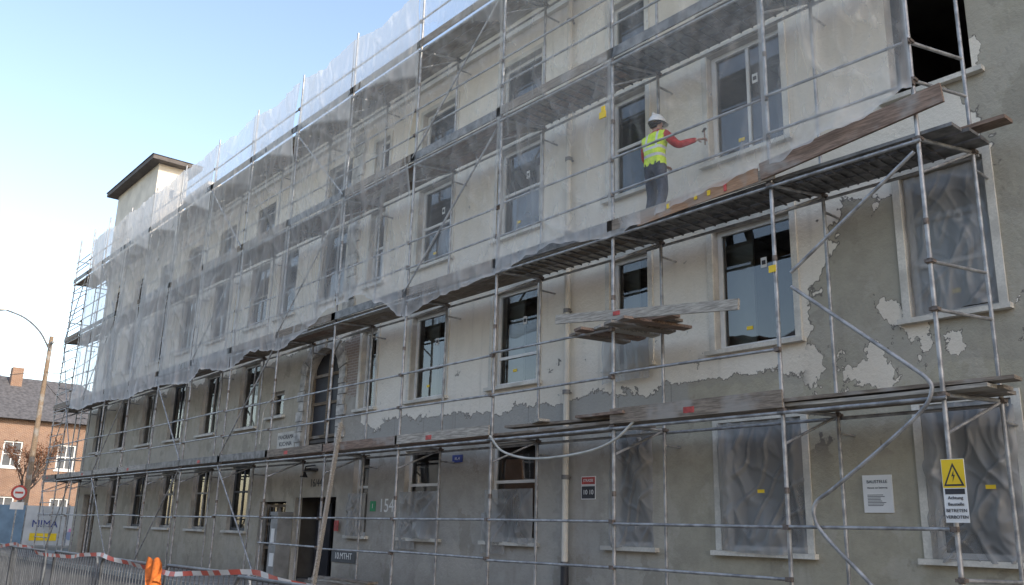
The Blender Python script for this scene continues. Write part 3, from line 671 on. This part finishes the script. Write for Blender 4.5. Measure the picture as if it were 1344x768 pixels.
# ---------------------------------------------------------------- barriers & tape
def barrier(x0,y,rot=0,nm='crowd_barrier'):
    m=MB(); L=2.3
    m.path([(0,0,.2),(0,0,1.02),(.06,0,1.1),(L-.06,0,1.1),(L,0,1.02),(L,0,.2),(0,0,.2)],.019,0,8)
    n=18
    for i in range(1,n): xx=L*i/n; m.cyl((xx,0,.2),(xx,0,1.1),.007,0,6)
    for xx in(.2,L-.2): m.path([(xx,-.3,.02),(xx,0,.2),(xx,.3,.02)],.014,0,6)
    o=m.obj(nm,[M['fence']]); o.location=(x0,y,0); o.rotation_euler=(0,0,rot); return o
x=-33
while x<-2: barrier(x,3.95+rnd(-.1,.1),rnd(-.04,.04)); x+=2.42
x=-56
while x<-46.5: barrier(x,8.4+rnd(-.1,.1),rnd(-.04,.04)); x+=2.42
m=MB(); vs=[];fs=[];n=240
for i in range(n+1):
    x=-33+i*(28/n); z=1.09+.05*math.sin(x*1.3)+.03*nn(Vector((x,0,0))); y=3.86+.03*math.sin(x*5)
    tw=.9*nn(Vector((x*.8,5,0))); vs+=[(x,y-.03*math.sin(tw),z+.024),(x,y+.03*math.sin(tw),z-.026)]
fs=[(2*i,2*i+2,2*i+3,2*i+1) for i in range(n)]
m.add(vs,fs,0,True); m.obj('barrier_tape',[M['tape']])
m=MB(); vs=[];fs=[];nx,nz=14,16
for j in range(nz+1):
    for i in range(nx+1):
        u=i/nx;v=j/nz; x=-11.05+.36*(u-.5)*(1-.5*v+.25*math.sin(v*5))+.14*v; z=1.17+.03*math.sin(u*9)-(.34+.14*math.sin(u*4))*v; y=3.80-.06*math.sin(u*11+v*2)*(.3+v)
        vs.append((x,y,z))
for j in range(nz):
    for i in range(nx): a=j*(nx+1)+i; fs.append((a,a+1,a+nx+2,a+nx+1))
m.add(vs,fs,0,True); m.obj('orange_jacket',[M['orange']])
# ---------------------------------------------------------------- far left street
def rot90(o): o.rotation_euler=(0,0,math.pi/2)
H=empty('brick_house'); rot90(H)
m=MB(); hl=[(a,a+1.3,z,z+1.9) for z in(1.2,5.2) for a in(3.5,7.0,10.6,13.9,17.6)]
m.wall(1,23,0,8.8,hl,-0+75,.2,0,0)
m.box(1,23,75.25,87,0,8.8,0); ob=m.obj('walls',[M['brick']],H)
m=MB(); m.add([(.4,74.4,8.7),(23.6,74.4,8.7),(23.6,87.6,8.7),(.4,87.6,8.7),(4,81,12.6),(20,81,12.6)],[(0,1,5,4),(1,2,5),(2,3,4,5),(3,0,4),(3,2,1,0)],0); m.obj('roof',[M['roof']],H)
m=MB(); m.box(14.5,15.3,79.5,80.3,11,13.2); m.obj('chimney',[M['brick']],H)
m=MB(); g2=MB()
for h in hl: bars(m,h[0]+.01,h[1]-.01,h[2]+.01,h[3]-.01,75.08,.1,.06,[(h[2]+h[3])/2],[(h[0]+h[1])/2]); g2.box(h[0]+.05,h[1]-.05,75.15,75.18,h[2]+.05,h[3]-.05); m.box(h[0]-.1,h[1]+.1,74.93,75.1,h[2]-.12,h[2]-.01)
m.obj('window_frames',[M['white']],H); g2.obj('glass',[M['darkgrey']],H)
H=empty('site_hoarding'); m=MB(); y=5.5;i=0
while y<16.5: m.box(-57,-56.96,y+.02,y+2.2,.15,2.3+rnd(-.05,.05),[0,1,2,1][i%4]); m.cyl((-57.05,y,0),(-57.05,y,2.4),.04,3); y+=2.25;i+=1
m.obj('panels',[M['poster'],simple('hoarding_white',(.45,.46,.46),.6,0,.15,1,0),simple('blue_banner',(.14,.22,.30),.6,0,.2,1,0),M['steel']],H)
text('MIMA',(-56.94,13.3,1.3),.55,M['blue'],H,rot=(math.pi/2,0,math.pi/2))
m=MB(); m.box(-56.95,-56.94,12.6,14.0,.4,.8); m.obj('yellow_strip',[M['yellow']],H)
e=empty('traffic_sign'); m=MB(); sxx,syy=-50,10.3
m.cyl((sxx-.04,syy,0),(sxx-.04,syy,3.2),.035,0)
m.path([(sxx,syy,2.8),(sxx+.02,syy,2.8)],.36,1,24); m.path([(sxx+.021,syy,2.8),(sxx+.025,syy,2.8)],.26,2,24)
m.box(sxx+.026,sxx+.03,syy-.18,syy+.18,2.75,2.85,1); m.box(sxx,sxx+.02,syy-.3,syy+.3,2.0,2.35,2)
m.obj('disc_and_post',[M['steel'],M['red'],M['signwhite']],e)
e=empty('utility_pole'); m=MB(); X0,Y0=-60,12.75
m.path([(X0,Y0,0),(X0,Y0,12.5)],.15,0,10,[.19,.12]); m.obj('timber_post',[M['pole']],e)
m=MB(); m.path(cat([(X0+.1,Y0,11.6),(X0+.5,Y0-.8,12.6),(X0+.8,Y0-1.8,13.25),(X0+1.2,Y0-3.0,13.5)]),.05,0,8)
m.path([(X0+1.2,Y0-2.9,13.5),(X0+1.25,Y0-3.2,13.53),(X0+1.3,Y0-3.7,13.5)],.1,1,10,[.06,.18,.1])
m.box(X0-.6,X0+.6,Y0-.06,Y0+.06,12.0,12.12,0); m.obj('lamp_arm',[M['steel2'],M['signwhite']],e)
m=MB()
def wire(a,b,sag,r=.018): a=Vector(a);b=Vector(b); m.path([a.lerp(b,t/14)-Vector((0,0,sag*4*(t/14)*(1-t/14))) for t in range(15)],r,0,5)
wire((X0,Y0,10.3),(-45.6,12,9.6),.5); wire((X0,Y0,10.3),(-58,-14,8.6),1.2); wire((X0,Y0,9.7),(-75,20,9),.4); 
m.obj('cables',[M['wire']],e)
def tree(name,loc,h,seed,leafcol,nleaf=900):
    random.seed(seed); T=empty(name,loc); m=MB(); tips=[]
    def grow(p,d,L,rr,dep):
        pts=[p];q=p.copy();dd=d.copy()
        for k in range(4): dd=(dd+Vector((rnd(-.18,.18),rnd(-.18,.18),rnd(-.02,.14)))).normalized(); q=q+dd*L/4; pts.append(q.copy())
        m.path(pts,rr,0,6 if dep<2 else 4,[rr*(1-.12*k) for k in range(5)],caps=False)
        if dep>=2: tips.extend(pts[1:])
        if dep<4:
            for c in range(3 if dep else 5):
                b=pts[random.choice([2,3,4])] if dep else pts[random.choice([3,4,4])]
                nd=(dd+Vector((rnd(-1,1),rnd(-1,1),rnd(-.1,.7)))*.85).normalized(); grow(b,nd,L*rnd(.55,.75),rr*.55,dep+1)
    grow(Vector((0,0,0)),Vector((0,0,1)),h*.42,.11,0)
    m.obj('branches',[simple('bark_'+name,(.10,.075,.06),.9,0,.2,3,0)],T)
    l=MB()
    for i in range(nleaf):
        c=random.choice(tips)+Vector((rnd(-.15,.15),rnd(-.15,.15),rnd(-.15,.15))); s=rnd(.03,.07)
        a=Vector((rnd(-1,1),rnd(-1,1),rnd(-1,1))).normalized(); b=a.orthogonal().normalized()
        l.add([c-a*s,c+b*s*.6,c+a*s,c-b*s*.6],[(0,1,2,3)])
    l.obj('leaves',[simple('leaf_'+name,leafcol,.8,0,.5,9,0)],T)
tree('autumn_tree',(-61.5,12.6,0),7.3,3,(.22,.09,.04),2600)
def house(name,x0,x1,h,mat,yf=-10):
    H=empty(name); m=MB(); hs=[]
    z=1.2
    while z+2<h:
        x=x0+1.2
        while x+1.2<x1-.6: hs.append((x,x+1.2,z,z+1.8)); x+=2.9
        z+=3.2
    m.wall(x0,x1,0,h,hs,yf,-.2,0,0); m.box(x0,x1,yf-12,yf-.25,0,h,0); m.obj('walls',[mat],H)
    f=MB(); g3=MB()
    for a in hs: bars(f,a[0]+.01,a[1]-.01,a[2]+.01,a[3]-.01,yf-.15,.08,.06,[a[2]+1.1],[(a[0]+a[1])/2]); g3.box(a[0],a[1],yf-.2,yf-.17,a[2],a[3])
    f.obj('window_frames',[M['white']],H); g3.obj('glass',[M['darkgrey']],H)
    r=MB(); r.add([(x0-.3,yf+.4,h),(x1+.3,yf+.4,h),(x1+.3,yf-12.4,h),(x0-.3,yf-12.4,h),(x0-.3,yf-6,h+3),(x1+.3,yf-6,h+3)],[(0,1,5,4),(2,3,4,5),(0,4,3),(1,2,5),(3,2,1,0)],0); r.obj('roof',[M['roof']],H)
house('brick_townhouse',-44,-24,8.2,M['brick']); house('cream_townhouse',-22.5,-6,9.8,M['cream']); house('brick_townhouse',-2,16,8.6,M['brick']); house('cream_townhouse',-66,-47,7.5,M['cream'])
# ---------------------------------------------------------------- light
sd=Vector((.84,.085,.52)).normalized()
L=bpy.data.lights.new('sun','SUN'); L.energy=4.6; L.angle=math.radians(.5); L.color=(1,.91,.78)
o=bpy.data.objects.new('sun',L); o.rotation_euler=sd.to_track_quat('Z','Y').to_euler(); sc.collection.objects.link(o)
wd=bpy.data.worlds.new('World'); sc.world=wd; wd.use_nodes=True; nt_=wd.node_tree; nt_.nodes.clear()
sk=nt_.nodes.new('ShaderNodeTexSky'); sk.sky_type='NISHITA'; sk.sun_disc=False; sk.sun_elevation=math.asin(sd.z); sk.sun_rotation=math.atan2(sd.x,sd.y)
sk.air_density=1.1; sk.dust_density=1.0; sk.ozone_density=1.8
mg=nt_.nodes.new('ShaderNodeMix'); mg.data_type='RGBA'; mg.blend_type='MULTIPLY'; mg.inputs[0].default_value=1; mg.inputs[7].default_value=(2.85,2.5,2.25,1)
nt_.links.new(sk.outputs[0],mg.inputs[6])
bg=nt_.nodes.new('ShaderNodeBackground'); bg.inputs[1].default_value=.15; ow=nt_.nodes.new('ShaderNodeOutputWorld')
nt_.links.new(mg.outputs[2],bg.inputs[0]); nt_.links.new(bg.outputs[0],ow.inputs[0])
sc.view_settings.view_transform='Standard'; sc.view_settings.look='None'; sc.view_settings.exposure=0
# ---------------------------------------------------------------- camera
f=1172.0
a=Vector((-1012,-286,-f)).normalized(); u=Vector((118,4384,-f)); Xc=-a; Zc=(u-Xc*u.dot(Xc)).normalized(); Yc=Zc.cross(Xc)
Rm=Matrix((Xc,Yc,Zc))
cam=bpy.data.cameras.new('camera'); cam.sensor_width=36; cam.lens=f/1344*36; cam.clip_end=3000; cam.clip_start=.1
co=bpy.data.objects.new('camera',cam); co.matrix_world=Matrix.Translation((0,0,1.6))@Rm.to_4x4(); sc.collection.objects.link(co); sc.camera=co
